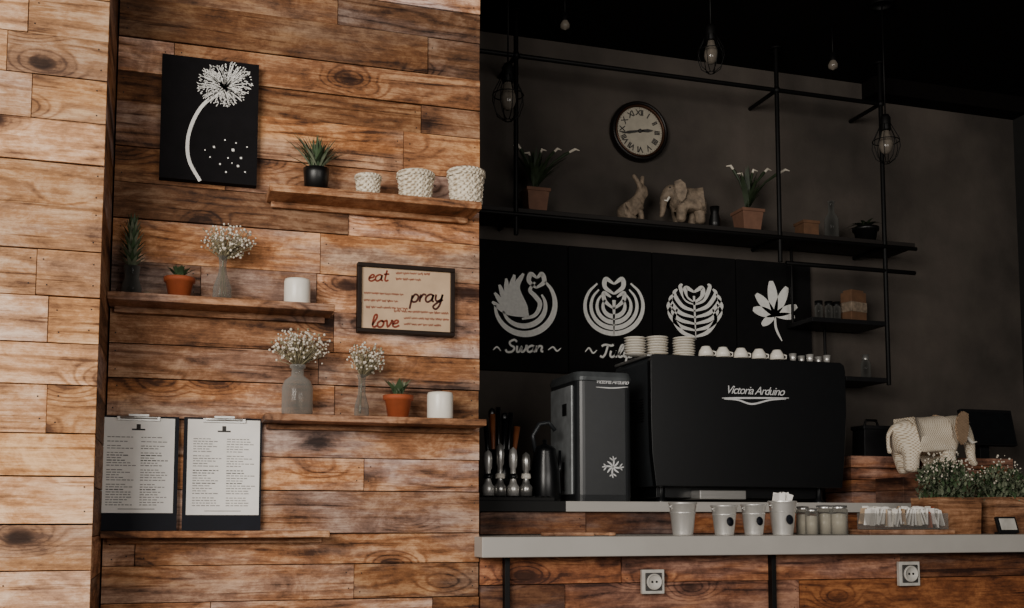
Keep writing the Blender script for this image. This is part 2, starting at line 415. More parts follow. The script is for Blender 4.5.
# ------------------------------------------------ wooden wall shelves
def shelf(x0,x1,xm,ym,tpx,depth,mat,name='wall_shelf'):
    Yf=WY-depth; z=P(xm,ym,Yf).z; a=max(XA(x0,Yf,z),x_col+.002); e=XA(x1,Yf,z); t=tpx*S((a,Yf,z))
    b=B(name,((a+e)/2,Yf+depth/2,z)); b.col=(U(.4,.7),R_(),R_())
    b.box((0,0,-t/2),(e-a,depth-.003,t),mat)
    b.box((0,depth/2-.012,-t-.008),(e-a-.03,.018,.02),mat)
    b.done(.003); return z
zA=shelf(270,482,375,192,8,.14,WOOD); zB=shelf(103,335,219,297,8,.14,SHW)
zC=shelf(265,487,376,416,7,.14,SHW); zD=shelf(91,330,210,531,7,.10,WOOD,'wall_ledge')
IY=WY-.075
def pot(b,r0,r1,h,mat,soil=True,rim=True,seg=28):
    pr=[(.0001,0),(r0,0),(r0+(r1-r0)*.8,h*.78)]
    pr+= [(r1*1.08,h*.80),(r1*1.1,h),(r1*.92,h),(r1*.9,h*.85)] if rim else [(r1,h),(r1*.9,h),(r1*.88,h*.85)]
    b.lathe(pr,mat,seg=seg)
    if soil: b.lathe([(r1*.9,h*.86),(.0001,h*.9)],SOIL,seg=seg)
# baskets
def basket(px,w,h,Y,z):
    p,s=at(px,Y,z); b=B('woven_basket',p); r=w*s/2; hh=h*s; pr=[]
    rows=8
    for j in range(rows*3+1): t=j/rows/3; pr.append((r*(.84+.12*t),hh*t*.8))
    fn=lambda rr,zz,a,j: rr+.05*r*math.sin(a*13+((j//3)%2)*math.pi)*(1 if 0<j<rows*3 else 0)-(.045*r if j%3==0 else 0)
    b.lathe([(.0001,0),(r*.84,0)],WICK,seg=104); b.lathe(pr,WICK,seg=104,fn=fn)
    lid=[(r*.98,hh*.78),(r*1.04,hh*.80),(r*1.04,hh*.85),(r*.97,hh*.87),(r*1.04,hh*.89),(r*1.03,hh*.96),(r*.96,hh*.99),(r*.6,hh*.995),(.0001,hh)]
    b.lathe(lid,WICK,seg=104,fn=lambda rr,zz,a,j: rr*(1+.02*math.sin(a*26)))
    b.done()
basket(368,26,22,IY,zA); basket(415.5,37,29,IY,zA); basket(466,37,36,IY,zA)
p,s=at(316,IY,zA); b=B('potted_grass_plant',p); pot(b,14*.8*s,13*s,24*s,BPOT,rim=False)
for i in range(150):
    az=U(0,6.28); side=abs(math.cos(az)); ln=U(.05,1.15)*(.55+.45*side)*(.6 if math.sin(az)>0 else 1)
    b.blade((U(-4,4)*s,U(-4,4)*s,20*s),az,U(24,42)*s,ln,2.4*s,(GREEN,DGREEN,GREY_G)[i%3],droop=.3)
b.done()
def rosette(b,c,r,h,mat,n=14,tips=None):
    for i in range(n):
        az=i*2.4; t=i/n; L=h*(1-.35*t); b.blade(c,az,L*(.8+.3*t),(1-t)*r/h+.15,r*.34,mat,droop=.15)
        b.blade((c[0],c[1],c[2]+.001),az+.1,L*(.75+.3*t),(1-t)*r/h+.15,r*.26,mat,droop=.1)
p,s=at(179,IY,zB); b=B('potted_succulent',p); pot(b,10*s,14*s,21*s,TERRA); rosette(b,(0,0,19*s),17*s,18*s,GREEN,22); b.done()
p,s=at(398,IY,zC); b=B('potted_succulent',p); pot(b,10*s,14*s,23*s,TERRA)
for az,L in((0,26),(1.2,18),(2.6,26),(3.6,20),(4.6,22),(5.5,17),(.6,24),(2.,19),(3.1,22),(6.,20)): 
    b.blade((0,0,20*s),az,L*s,.7,8*s,GREEN,droop=.2); b.blade((.002,0,20*s),az+.25,L*s*.9,.6,7*s,GREY_G,droop=.2)
b.done()
for px,w,h,z in((297,26,26,zB),(440,26,27,zC)):
    p,s=at(px,IY,z); b=B('pillar_candle',p); r=w*s/2; hh=h*s
    b.lathe([(.0001,0),(r*.94,0),(r,hh*.06),(r,hh*.9),(r*.95,hh),(r*.8,hh*.985),(.0001,hh*.93)],CERW,seg=36)
    b.tube([(0,0,hh*.9),(.001,0,hh*1.06)],.0012,INK,seg=6); b.done()
def gyp(b,neck,c,rx,rz,n,s,bl=1.5):
    neck=Vector(neck)
    for i in range(n):
        while True:
            v=Vector((U(-1,1),U(-1,1),U(-1,1)))
            if .15<v.length<1: break
        k=U(.8,1.12)
        e=Vector(c)+Vector((v.x*rx,v.y*rx*.8,v.z*rz))*k
        if i%2==0:
            m=(neck+e)/2+Vector((U(-1,1),U(-1,1),0))*2*s; m.z+= (e.z-neck.z)*.1
            b.tube([neck,m,e],[.5*s,.35*s,.25*s],STEM,seg=4)
        b.ball(e,bl*s*U(.5,1.15),GYP if i%5 else STEM,seg=6,rings=4)
p,s=at(222,IY,zB); b=B('glass_vase_with_gypsophila',p)
b.lathe([(.0001,0),(8*s,0),(9.5*s,3*s),(9*s,14*s),(4.5*s,27*s),(3.5*s,34*s),(4*s,44*s),(5*s,46*s)],GLASS)
for i in range(6): b.tube([(U(-4,4)*s,U(-4,4)*s,4*s),(0,0,44*s)],.6*s,STEM,seg=4)
gyp(b,(0,0,42*s),(5*s,0,61*s),27*s,18*s,300,s,1.35); b.done()
p,s=at(297,IY,zC); b=B('glass_bottle_with_gypsophila',p)
b.lathe([(.0001,0),(14*s,0),(15.5*s,3*s),(15.5*s,28*s),(13*s,35*s),(6.5*s,40*s),(6*s,47*s),(8*s,48*s),(8*s,51*s),(5*s,51*s)],glass('milk_glass','C8BEB0',.4))
gyp(b,(0,0,48*s),(2*s,0,70*s),31*s,19*s,330,s,1.35); b.done()
p,s=at(361.5,IY,zC); b=B('glass_vase_with_gypsophila',p)
b.lathe([(.0001,0),(6.5*s,0),(7.5*s,3*s),(7*s,12*s),(3.8*s,24*s),(3.5*s,38*s),(5*s,43*s)],GLASS)
for i in range(6): b.tube([(U(-4,4)*s,U(-4,4)*s,4*s),(0,0,42*s)],.6*s,STEM,seg=4)
gyp(b,(0,0,40*s),(5*s,0,60*s),20*s,17*s,230,s,1.35); b.done()
p,s=at(131,IY,zB); b=B('potted_air_plant',p)
b.lathe([(.0001,0),(9*s,0),(10*s,8*s),(7*s,18*s),(8*s,28*s),(8.5*s,30*s)],GLASSD)
b.lathe([(.0001,1*s),(8*s,1*s),(9*s,8*s),(6*s,18*s),(.0001,26*s)],TANPOT)
for j in range(8):
    for i in range(10): b.blade((0,0,(26+j*4.5)*s),i*.63+j*.35,(16+j*1.6)*s,1.0-.11*j,4*s,GREEN if j%2 else GREY_G,droop=.2)
b.tube([(0,0,8*s),(0,0,55*s)],3.2*s,DGREEN); b.done()
p,s=at(147,IY,zB); b=B('decorative_pebble',p);  b.ball((0,0,3*s),3.4*s,FIG,sc=(1.1,1,.85)); b.done()
# dandelion painting
def rect(x0,y0,x1,y1,Y):
    a=P(x0,(y0+y1)/2,Y).x; c=P(x1,(y0+y1)/2,Y).x; z1=P((x0+x1)/2,y0,Y).z; z0=P((x0+x1)/2,y1,Y).z
    return a,c,z0,z1
PYp=WY-.032
a,c,z0,z1=rect(160.5,59,258,181.5,PYp); b=B('dandelion_painting',((a+c)/2,WY-.016,(z0+z1)/2))
b.box((0,0,0),(c-a,.032,z1-z0),CANVAS)
Yp=PYp-.002
stroke(b,[(222,92),(206,102),(195,117),(188,138),(189,160),(200,181)],3.4,Yp,CHALK,'none')
for i in range(420):
    an=U(0,6.28); r=26*math.sqrt(U(.03,1)); cx,cy=225,84
    ex,ey=cx+r*1.02*math.cos(an),cy+r*.82*math.sin(an)
    if i%4==0: stroke(b,[(cx-1,cy+5),((cx+ex)/2+U(-1,1),(cy+ey)/2+1),(ex,ey)],.7,Yp,CHALK,'none',k=2)
    l=U(1.2,2.6); stroke(b,[(ex,ey),(ex+l*math.cos(an+U(-.9,.9)),ey+l*math.sin(an+U(-.9,.9)))],.8,Yp-.0003,CHALK,'none',k=1)
for x,y,w in((214,147,2),(225,140,1.4),(233,150,2.6),(228,158,1.4),(241,158,2),(220,164,1.6),(238,166,2.2),(210,157,1.3),(247,147,1.2),(226,172,1.6),(245,172,1.4),(232,163,1.1),(205,150,1.2),(236,143,1.2)):
    stroke(b,[(x-w/2,y),(x+w/2,y)],w,Yp,CHALK,'none',k=1)
b.done()
# framed print
a,c,z0,z1=rect(357.5,265,455,334,WY-.03); W=c-a;Hh=z1-z0; b=B('framed_typography_print',((a+c)/2,WY-.016,(z0+z1)/2))
t=.014
b.box((0,.004,0),(W-t,.016,Hh-t),BEIGE)
for sg in(-1,1):
    b.box((0,0,sg*(Hh/2-t/2)),(W,.03,t),FRAME); b.box((sg*(W/2-t/2),0,0),(t,.03,Hh-2*t),FRAME)
pr=b.done(.002); Yt=WY-.0205
b=B('lettering',pr.location)
cursive(b,'eat',368,281,6.3,1.8,Yt,RED,.2,1.15); cursive(b,'pray',410,302,7.6,2.1,Yt,DRED,.25,1.08); cursive(b,'love',371,327,6.6,2.0,Yt,RED,.2,1.2)
def wline(x0,x1,y,sl=.045):
    x=x0
    while x<x1:
        l=U(3,7); pts=[]; k=int(l/1.1)+2
        for i in range(k): pts.append((x+l*i/(k-1),y+(x-x0)*sl+(U(.5,1.5) if i%2 else -U(.5,1.5))))
        stroke(b,pts,.85,Yt,RED,'none',k=2); x+=l+1.4
for x0_,x1_,y in((396,425,273),(396,420,279),(364,404,293),(364,398,300),(366,404,307),(394,444,311),(404,446,318),(404,436,324)): wline(x0_,x1_,y)
b.done(parent=pr)
# clipboards
def clipboard(x0,x1,y0,y1,px0,py0,px1,py1):
    Yc=WY-.045; a,c,z0,z1=rect(x0,y0,x1,y1,Yc); z0=zD+.001; b=B('menu_clipboard',((a+c)/2,Yc+.02,z0)); W=c-a; Hh=z1-z0
    b.M=Matrix.Rotation(math.radians(-2.2),4,'X')
    b.box((0,0,Hh/2),(W,.006,Hh),NAVY)
    pa,pc,q0,q1=rect(px0,py0,px1,py1,Yc); cx=(pa+pc)/2-(a+c)/2; q0-=z0;q1-=z0; pw=pc-pa
    b.box((cx,-.004,(q0+q1)/2),(pw,.0015,q1-q0),PAPER)
    s=S((a,Yc,z0)); y=-.0052
    b.box((cx,y,q1-12*s),(13*s,.0006,1.6*s),INK); b.box((cx,y,q1-9*s),(4*s,.0006,5*s),INK)
    zz=q1-20*s
    while zz>q0+7*s:
        head=R_()<.25
        for col in (0,1):
            x=cx-pw*.42+col*pw*.46; end=x+pw*U(.16,.36)
            while x<end:
                l=U(2,5)*s; b.box((x+l/2,y,zz),(l,.0005,.9*s),INK if head else INKL); x+=l+.9*s
        zz-= (2.6*s if R_()<.82 else 4.5*s)
    b.box((cx,y,q0+4*s),(pw*.5,.0005,.8*s),INKL)
    b.box((cx,-.008,Hh-3*s),(42*s,.008,4*s),STEEL); b.box((cx,-.012,Hh-.5*s),(20*s,.005,4*s),STEEL)
    b.tube([(cx-18*s,-.012,Hh-2*s),(cx+18*s,-.012,Hh-2*s)],1.6*s,STEEL)
    b.M=Matrix(); b.done(.001)
clipboard(98,178,415,530,100,417,174,513); clipboard(183,262,417,530,187,419,260,515)
# ------------------------------------------------ niche: chalkboards
CBY=BY-.03
edges=[(470,568),(569,652),(653,736),(737,811)]
zt=P(650,252,CBY).z; zbm=P(520,371,CBY).z
boards=[]
for i,(e0,e1) in enumerate(edges):
    xa=P(e0,300,CBY).x; xb_=P(e1,300,CBY).x; b=B('latte_art_chalkboard',((xa+xb_)/2,BY-.016,(zt+zbm)/2))
    b.box((0,0,0),(xb_-xa,.028,zt-zbm),CHALKB); boards.append(b)
Yk=CBY-.002
b=boards[0]
def arc(cx,cy,rx,ry,a0,a1,n=9): return [(cx+rx*math.cos(math.radians(a0+(a1-a0)*i/(n-1))),cy+ry*math.sin(math.radians(a0+(a1-a0)*i/(n-1)))) for i in range(n)]
stroke(b,arc(525,304,30,30,-48,178,15),6.5,Yk,CHALK); stroke(b,arc(524,306,21.5,20,-35,165,13),5.5,Yk,CHALK)
for i in range(6):
    a=math.radians(186+i*17); r=31
    tx,ty=523+r*math.cos(a),305+r*1.02*math.sin(a); m=math.radians(186+i*17-22)
    stroke(b,[(529-i*.4,316-i*1.6),(523+r*.55*math.cos(m),306+r*.62*math.sin(m)),(tx,ty)],6.4,Yk-.0002*i,CHALK)
stroke(b,[(522,319),(535,315),(540,304),(535,296),(530,290),(535,282)],5,Yk,CHALK)
stroke(b,[(536,288),(529,281),(531,274),(537,278)],5,Yk,CHALK); stroke(b,[(536,288),(544,282),(542,274),(537,278)],5,Yk,CHALK)
b=boards[1]
for r,w in((29,4.8),(23,4.5),(17,4.5),(11,4.6)):
    stroke(b,arc(614,306,r,r*.95,-55+(29-r),235-(29-r),13),w,Yk,CHALK)
stroke(b,[(614,336),(614,315),(614,300)],3.5,Yk,CHALK,'start')
for sg in(-1,1):
    stroke(b,[(614,294),(614+sg*9,287),(614+sg*8,279),(614,284)],5,Yk,CHALK); stroke(b,[(614,309),(614+sg*9,301),(614+sg*10,293),(614+sg*3,297)],4.5,Yk,CHALK)
b=boards[2]
stroke(b,[(696,340),(695,318),(694,296)],2.4,Yk,CHALK,'start')
for j in range(6):
    for sg in(-1,1):
        yy=337-j*6.5; w=[21,26,27,25,21,15][j]; stroke(b,[(695,yy),(695+sg*w*.6,yy-5),(695+sg*w*.98,yy-17),(695+sg*w*.85,yy-28+j*1.5)],4.3,Yk,CHALK)
for sg in(-1,1): stroke(b,[(694,303),(694+sg*8,297),(694+sg*8,288),(694,292)],5,Yk,CHALK)
b=boards[3]
for q,w in(((771,281),11),((756,294),10),((787,287),10),((753,309),10),((797,306),9),((762,325),8),((795,317),7)):
    stroke(b,[(775,315),(775+(q[0]-775)*.55,315+(q[1]-315)*.55),q],w,Yk,CHALK)
stroke(b,[(775,313),(776,328),(782,341)],2.6,Yk,CHALK)
cursive(boards[0],'Swan',505,352,6.3,2.2,Yk,CHALK,.25,1.25)
cursive(boards[1],'Tulip',599,357,6.3,2.2,Yk,CHALK,.25,1.2)
stroke(boards[0],[(493,350),(497,347),(501,351)],1.8,Yk,CHALK); stroke(boards[0],[(548,350),(553,347),(557,351),(561,348)],1.8,Yk,CHALK)
stroke(boards[1],[(585,352),(589,348),(593,353),(597,350)],1.8,Yk,CHALK)
cb=[x.done(.003) for x in boards]
# ------------------------------------------------ pipe shelving
FY=4.92
b=B('pipe_shelf_unit')
zs=P(700,224,FY).z; xa=x_wr+.01; xe=XA(915,FY,zs); sd=BY-FY-.04
b.box(((xa+xe)/2,FY+sd/2,zs-.014),(xe-xa,sd,.028),mk('shelf_board_dark','1A1410',.7))
b.tube([(xa,FY-.01,zs-.035),(xe,FY-.01,zs-.035)],.011,PIPE)
z2=P(850,268,FY).z; b.tube([(XA(786,FY,z2),FY,z2),(XA(915,FY,z2),FY,z2)],.012,PIPE)
ztp=P(700,80,FY).z; b.tube([(xa,FY,ztp),(XA(880,FY,ztp),FY,ztp)],.012,PIPE)
for px,yt,yb in((516,None,235),(778,None,262),(884,None,385)):
    zz1=ZC-.001; zz0=P(px,yb,FY).z; x=XA(px,FY,(zz1+zz0)/2)
    b.tube([(x,FY,zz0),(x,FY,zz1)],.012,PIPE)
    b.lathe([(.03,-.01),(.03,0),(.0001,0)],PIPE,c=(x,FY,ZC-.001))
    b.tube([(x,FY,ztp),(x,BY-.001,ztp)],.011,PIPE); b.ball((x,FY,ztp),.02,PIPE)
    b.tube([(x,FY,zs-.035),(x,BY-.001,zs-.035)],.011,PIPE)
zs2=P(848,319,FY).z; xa2=XA(812,FY,zs2); xe2=XA(887,FY,zs2)
b.box(((xa2+xe2)/2,FY+sd/2,zs2-.012),(xe2-xa2,sd,.024),LEATH)
zs3=P(866,377,FY).z; xa3=XA(846,FY,zs3)
b.box(((xa3+xe2)/2,FY+sd/2,zs3-.012),(xe2-xa3,sd,.024),LEATH)
b.tube([(xa2+.01,FY+.2,zs2),(xa2+.01,FY+.2,zs-.03)],.008,PIPE); b.tube([(xa3+.01,FY+.2,zs3),(xa3+.01,FY+.2,zs2-.02)],.008,PIPE)
b.done(.002)
NY=FY+.09
def spiky(px,rp,hp,Lp,n,lean,seed,tips=True,dir=None):
    p,s=at(px,NY,zs); b=B('potted_aloe_plant',p)
    w=rp*s; hh=hp*s
    b.box((0,0,hh/2),(w*1.5,w*1.5,hh),TANPOT,taper=1.3); b.box((0,0,hh*.96),(w*2.1,w*2.1,hh*.14),TANPOT); b.box((0,0,hh*1.02),(w*1.8,w*1.8,hh*.05),SOIL)
    rs=random.Random(seed)
    for i in range(n):
        az=rs.uniform(0,6.28); L=Lp*s*rs.uniform(.55,.9); ln=rs.uniform(.1,lean)*(.5 if math.sin(az)>0 else 1)
        b.blade((0,0,hh),az,L,ln,5*s,DGREEN,droop=.35); b.blade((.002,0.002,hh),az+1.2 if math.sin(az+1.2)<.3 else az+.2,L*.7,ln,5*s,DGREEN,droop=.35)
    if tips:
        for i in range(5):
            az=(-.3,.3,2.9,-.1,3.3)[i]; d=Vector((math.cos(az),math.sin(az)*.3,0)); ln=(.85,.5,.35,.15,.15)[i]; L=Lp*s*(.95,.97,.95,.9,.8)[i]
            q=[Vector((0,0,hh))+d*L*ln*t**1.8+Vector((0,0,L*(t-.1*t*t))) for t in(0,.35,.65,.85,1)]
            b.tube(q,[1*s,1*s,1*s,1.8*s,.8*s],DGREEN,seg=6); b.tube([q[3],q[4],q[4]+d*5*s+Vector((0,0,-1*s))],[1.4*s,1.4*s,.5*s],GYP,seg=6)
    b.done(.002)
spiky(535,12,24,54,34,.75,3); spiky(748,12,22,54,34,.6,5)
def skin(name,p,s,V,E,mat,sub=2,parent=None):
    me=bpy.data.meshes.new(name); me.from_pydata([(v[0]*s,v[1]*s,v[2]*s) for v in V],E,[])
    o=bpy.data.objects.new(name,me); bpy.context.scene.collection.objects.link(o); o.location=p
    o.modifiers.new('skin','SKIN'); sv=me.skin_vertices[0].data
    for i,v in enumerate(V):
        r=v[3]*s; sv[i].radius=(r,r*(v[4] if len(v)>4 else 1)); sv[i].use_root=(i==0)
    m=o.modifiers.new('sub','SUBSURF'); m.levels=sub; m.render_levels=sub
    me.materials.append(mat)
    o.modifiers['skin'].use_smooth_shade=True
    return o
def elephant(name,px,Y,z,k,mat,headx=1,yaw=0,dark=None,wx=1):
    p,s=at(px,Y,z); s=s*k/62
    h=headx*wx
    V=[(-6*h,0,41,19),(-22*h,0,41,18),(-33*h,0,41,12),(12*h,0,42,18),(24*h,0,47,13),(33*h,0,51,13),(42*h,0,44,7.5),(46*h,0,33,5.5),(47*h,0,22,4.4),(50*h,0,14,3.6),(54*h,0,15,2.8),
       (-26*h,-9,24,9),(-27*h,-9,12,7.5),(-28*h,-9,4,7.8),(-26*h,9,24,9),(-22*h,9,12,7.5),(-19*h,9,4,7.8),
       (12*h,-9,24,8.5),(14*h,-9,12,7.2),(15*h,-9,4,7.4),(12*h,9,24,8.5),(9*h,9,12,7.2),(7*h,9,4,7.4),
       (-40*h,0,47,2.6),(-45*h,0,39,1.9),(-45*h,0,29,1.7),(-43*h,0,22,2.6)]
    E=[(0,1),(1,2),(0,3),(3,4),(4,5),(5,6),(6,7),(7,8),(8,9),(9,10),(1,11),(11,12),(12,13),(1,14),(14,15),(15,16),(3,17),(17,18),(18,19),(3,20),(20,21),(21,22),(2,23),(23,24),(24,25),(25,26)]
    o=skin(name,p,s,V,E,mat); o.rotation_euler=(0,0,yaw)
    b=B('ears_and_tusks',(0,0,0))
    for sg in(-1,1):
        pts=[(31,60),(23,62),(15,56),(12,46),(15,36),(21,31),(27,35),(31,46)]
        n=len(pts); vs=[(x*h*s,sg*(15.5+(4.5*(31-x)/13))*s,zz*s) for x,zz in pts]+[(x*h*s,sg*(18+(4.5*(31-x)/13))*s,zz*s) for x,zz in pts]
        b.add(vs,[tuple(range(n)),tuple(range(2*n-1,n-1,-1))]+[(i,(i+1)%n,(i+1)%n+n,i+n) for i in range(n)],dark or mat,False)
        b.tube([(37*h*s,sg*6*s,40*s),(43*h*s,sg*7.5*s,34*s),(49*h*s,sg*7*s,35*s)],[2*s,1.6*s,.5*s],CERW)
        b.ball((38*h*s,sg*10*s,53*s),1.3*s,INK)
    e=b.done(.0015); e.parent=o
    return o
p,s=at(632,NY,zs)
V=[(0,0,13,9),(-7,0,10,9.5),(6,0,20,7),(9,0,28,5),(12,0,33,6),(18,0,32,3.5),
   (-8,-6,6,5),(2,-7,2.5,3),(-8,6,6,5),(2,7,2.5,3),(8,-4,10,3),(10,-4,2.5,2.6),(8,4,10,3),(10,4,2.5,2.6),(-16,0,10,3.5),
   (7,-2.5,41,2.6),(0,-3.5,50,2.2),(12,2.5,41,2.6),(14,3.5,52,2.2)]
E=[(0,1),(0,2),(2,3),(3,4),(4,5),(1,6),(6,7),(1,8),(8,9),(2,10),(10,11),(2,12),(12,13),(1,14),(4,15),(15,16),(4,17),(17,18)]
o=skin('rabbit_figurine',p,s*.98,V,E,FIG)
elephant('elephant_figurine',685,NY,zs,44,FIG,-1,wx=.72)
p,s=at(715,NY,zs); b=B('small_black_vase',p); b.lathe([(.0001,0),(5*s,0),(6*s,8*s),(4*s,18*s),(5*s,24*s),(4*s,24*s)],BPOT); b.done()
p,s=at(807,NY,zs); b=B('small_wooden_box',p); b.box((0,0,7*s),(17*s,17*s,14*s),BROWNB); b.box((0,0,15*s),(19*s,19*s,3*s),BROWNB); b.done(.002)
p,s=at(832,NY,zs); b=B('glass_bottle',p); b.lathe([(.0001,0),(7*s,0),(7*s,22*s),(3*s,29*s),(3*s,38*s),(4*s,40*s),(.0001,40*s)],GLASSD); b.done()
p,s=at(866,NY,zs); b=B('trailing_potted_plant',p); pot(b,9*s,12*s,16*s,BPOT)
for i in range(50): b.blade((0,0,15*s),U(0,6.28),U(10,20)*s,U(.5,1.3),4*s,DGREEN,droop=.9)
b.done()
for px in(819,829,837):
    p,s=at(px,NY,zs2); b=B('spice_jar',p); b.lathe([(.0001,0),(4*s,0),(4*s,14*s),(3*s,16*s)],GLASSD,seg=16); b.lathe([(.0001,.5*s),(3.6*s,.5*s),(3.6*s,9*s),(.0001,9*s)],BROWNB,seg=16); b.lathe([(4*s,16*s),(4*s,20*s),(.0001,20*s)],BPOT,seg=16); b.done()
p,s=at(854,NY,zs2); b=B('coffee_tin_box',p); b.box((0,0,15*s),(22*s,14*s,30*s),BROWNB,rot=rot('Z',14)); b.box((0,-.001,15*s),(23*s,14.5*s,10*s),FIG,rot=rot('Z',14)); b.box((0,0,31*s),(18*s,11*s,3*s),BROWNB,rot=rot('Z',14)); b.done(.003)
p,s=at(866,NY,zs3); b=B('spice_jar',p); b.lathe([(.0001,0),(5*s,0),(5*s,16*s),(3*s,20*s)],GLASSD,seg=16); b.lathe([(3.5*s,20*s),(3.5*s,25*s),(.0001,25*s)],STEEL,seg=16); b.done()
# clock
p=P(641,130,BY-.05); s=S(p); b=B('wall_clock',(p.x,BY-.002,p.z)); R=rot('X',90); r=31*s
b.lathe([(.0001,0),(r*.98,0),(r*1.0,.02),(r*.97,.042),(r*.90,.05),(r*.86,.04),(r*.84,.03)],mk('clock_rim_dark','16110E',.4,.3),rot=R,seg=56)
b.lathe([(r*.86,.041),(r*.84,.046),(r*.80,.040),(r*.79,.03)],BRONZE,rot=R,seg=56)
b.lathe([(r*.8,.030),(.0001,.0302)],FACE,rot=R,seg=56)
b.lathe([(r*.06,.03),(r*.06,.04),(.0001,.04)],INK,rot=R,seg=16)
def hand(ang,L,w):
    a=math.radians(ang); d=Vector((math.sin(a),0,math.cos(a))); n=Vector((math.cos(a),0,-math.sin(a)))
    pts=[-d*L*.2-n*w*.4,d*L*.6-n*w,d*L,d*L*.6+n*w,-d*L*.2+n*w*.4]
    b.add([tuple(q+Vector((0,-.037,0))) for q in pts],[(0,1,2,3,4)],INK)
hand(83,r*.48,r*.055); hand(258,r*.66,r*.045)
for i in range(60):
    a=math.radians(i*6); q=r*.76; b.box((q*math.sin(a),-.0312,q*math.cos(a)),(.002,.001,.006 if i%5==0 else .003),INK,rot=rot('Y',i*6))
ck=b.done()
for i,n in enumerate(['XII','I','II','III','IIII','V','VI','VII','VIII','IX','X','XI']):
    a=math.radians(i*30); cu=bpy.data.curves.new('numeral','FONT'); cu.body=n; cu.size=r*.27; cu.align_x='CENTER'; cu.align_y='CENTER'; cu.extrude=.0004; cu.space_character=.85; cu.offset=.0006
    cu.materials.append(INK); o=bpy.data.objects.new('numeral',cu); bpy.context.scene.collection.objects.link(o); o.parent=ck
    o.location=(r*.6*math.sin(a),-.0325,r*.6*math.cos(a)); o.rotation_euler=(math.pi/2,math.radians(i*30),0)
# pendants
def pendant(px,py,Y,k):
    p=P(px,py,Y); s=S(p)*k; b=B('caged_pendant_light',p)
    b.tube([(0,0,30*s),(0,0,ZC-p.z)],.004,PIPE,seg=6); b.lathe([(.05,-.025),(.05,0),(.0001,0)],PIPE,c=(0,0,ZC-p.z-.001))
    b.lathe([(.0001,34*s),(4*s,34*s),(6*s,30*s),(6*s,16*s),(5*s,14*s),(.0001,14*s)],PIPE)
    b.lathe([(4*s,15*s),(5*s,10*s),(7.5*s,2*s),(8*s,-4*s),(6*s,-10*s),(3*s,-13*s),(.0001,-13.5*s)],BULB)
    prof=[(6,22),(9,16),(15,4),(16,-6),(12,-18),(4,-24)]
    for i in range(8):
        a=i*math.pi/4; b.tube([(r*s*math.cos(a),r*s*math.sin(a),z*s) for r,z in prof],.5*s,PIPE,seg=5)
    for r,z in((6,22),(15.4,2),(4,-24)):
        b.tube([(r*s*math.cos(t*math.pi/10),r*s*math.sin(t*math.pi/10),z*s) for t in range(20)],.6*s,PIPE,seg=5,closed=True)
    b.done()
pendant(508,97,4.3,1); pendant(711,53,4.3,.85); pendant(886,143,4.3,.85)
for px,py in((565,25),(833,65)):
    p=P(px,py,4.6); s=S(p); b=B('bare_bulb_pendant',p); b.tube([(0,0,8*s),(0,0,ZC-p.z)],.003,PIPE,seg=6)
    b.lathe([(.0001,12*s),(3*s,12*s),(3*s,4*s)],PIPE,seg=14); b.lathe([(2.5*s,5*s),(5*s,0),(4.5*s,-3*s),(.0001,-5.5*s)],BULB,seg=16); b.done()
# ------------------------------------------------ espresso machine
MY=4.22
cx=P(745,430,MY).x
b=B('espresso_machine',(cx,MY,tt)); z=tt
def XZ(x,y,Y=MY): q=P(x,y,Y); return q.x-cx,q.z-tt
top=XZ(745,358)[1]; lx=XZ(651,400)[0]; rx=XZ(846,400)[0]; 
def Z(y): return XZ(745,y)[1]
out=[(lx+.02,top),(rx-.025,top),(rx-.006,top-.012),(rx,top-.04),(rx,Z(410)),(rx-.012,Z(450)),(rx-.03,Z(487)),(lx+.02,Z(487)),(lx+.004,Z(455)),(lx,Z(420)),(lx,top-.03),(lx+.006,top-.008)]
b.prism(out,0,.035,MBLACK)
out2=[(x*.985,min(zz,top-.012)) for x,zz in out]; b.prism(out2,.036,.40,MSIDE)
b.box((0,.2,top-.004),(rx-lx-.06,.36,.012),STEEL)
for i in range(9): b.box((lx*.985-.002,.2,Z(400)-.012*i),(.006,.22,.005),MBLACK)
zb_=Z(487)
b.box((0,.22,zb_/2+.012),((rx-lx)*.82,.3,zb_-.02),MBLACK)
b.box((XZ(722,490)[0],.1,zb_*.5),(.22,.22,zb_*.55),STEEL)
for fx in(lx+.08,rx-.1):
    for fy in(.08,.34): b.lathe([(.0001,0),(.025,0),(.025,.01),(.016,.02),(.016,zb_+.01)],MBLACK,c=(fx,fy,0),seg=16)
for gx in(-.22,.06,.3):
    b.lathe([(.0001,0),(.035,0),(.035,.06),(.03,.1)],STEEL,c=(gx,.40,zb_+.08),seg=20); b.tube([(gx,.36,zb_+.2),(gx,.40,zb_+.17)],.03,STEEL); b.tube([(gx,.40,zb_+.09),(gx,.50,zb_+.08)],.012,MBLACK)
MT=mk('logo_white','D8D8D8',.5)
em=b.done(.008)
text(em,'logo_text','Victoria Arduino',755,391,MY-.003,11.5,MT,.4,space=.86)
bb=B('logo_flourish',em.location); 
stroke(bb,[(722,398),(745,398),(789,398)],1.8,MY-.003,MT,'both'); stroke(bb,[(724,399),(738,400),(752,404),(770,400),(786,399)],1.8,MY-.003,MT)
bb.done(parent=em)
ztop=tt+top+.004
def saucers(b,x,y,n,r):
    for i in range(n):
        j=U(-.003,.003); b.lathe([(.0001,0),(r*.5,0),(r*.95,.008),(r,.010),(r*.94,.011),(r*.5,.004),(.0001,.003)],CERW,c=(x+j,y+j,ztop+i*.0115),seg=26)
bs=B('stacked_saucers')
for px,n,r,yy in((635,7,.048,.12),(657,8,.05,.14),(684,8,.05,.12)):
    x=XA(px,MY+yy,ztop); saucers(bs,x,MY+yy,n,r)
bs.done()
bs=B('espresso_cups')
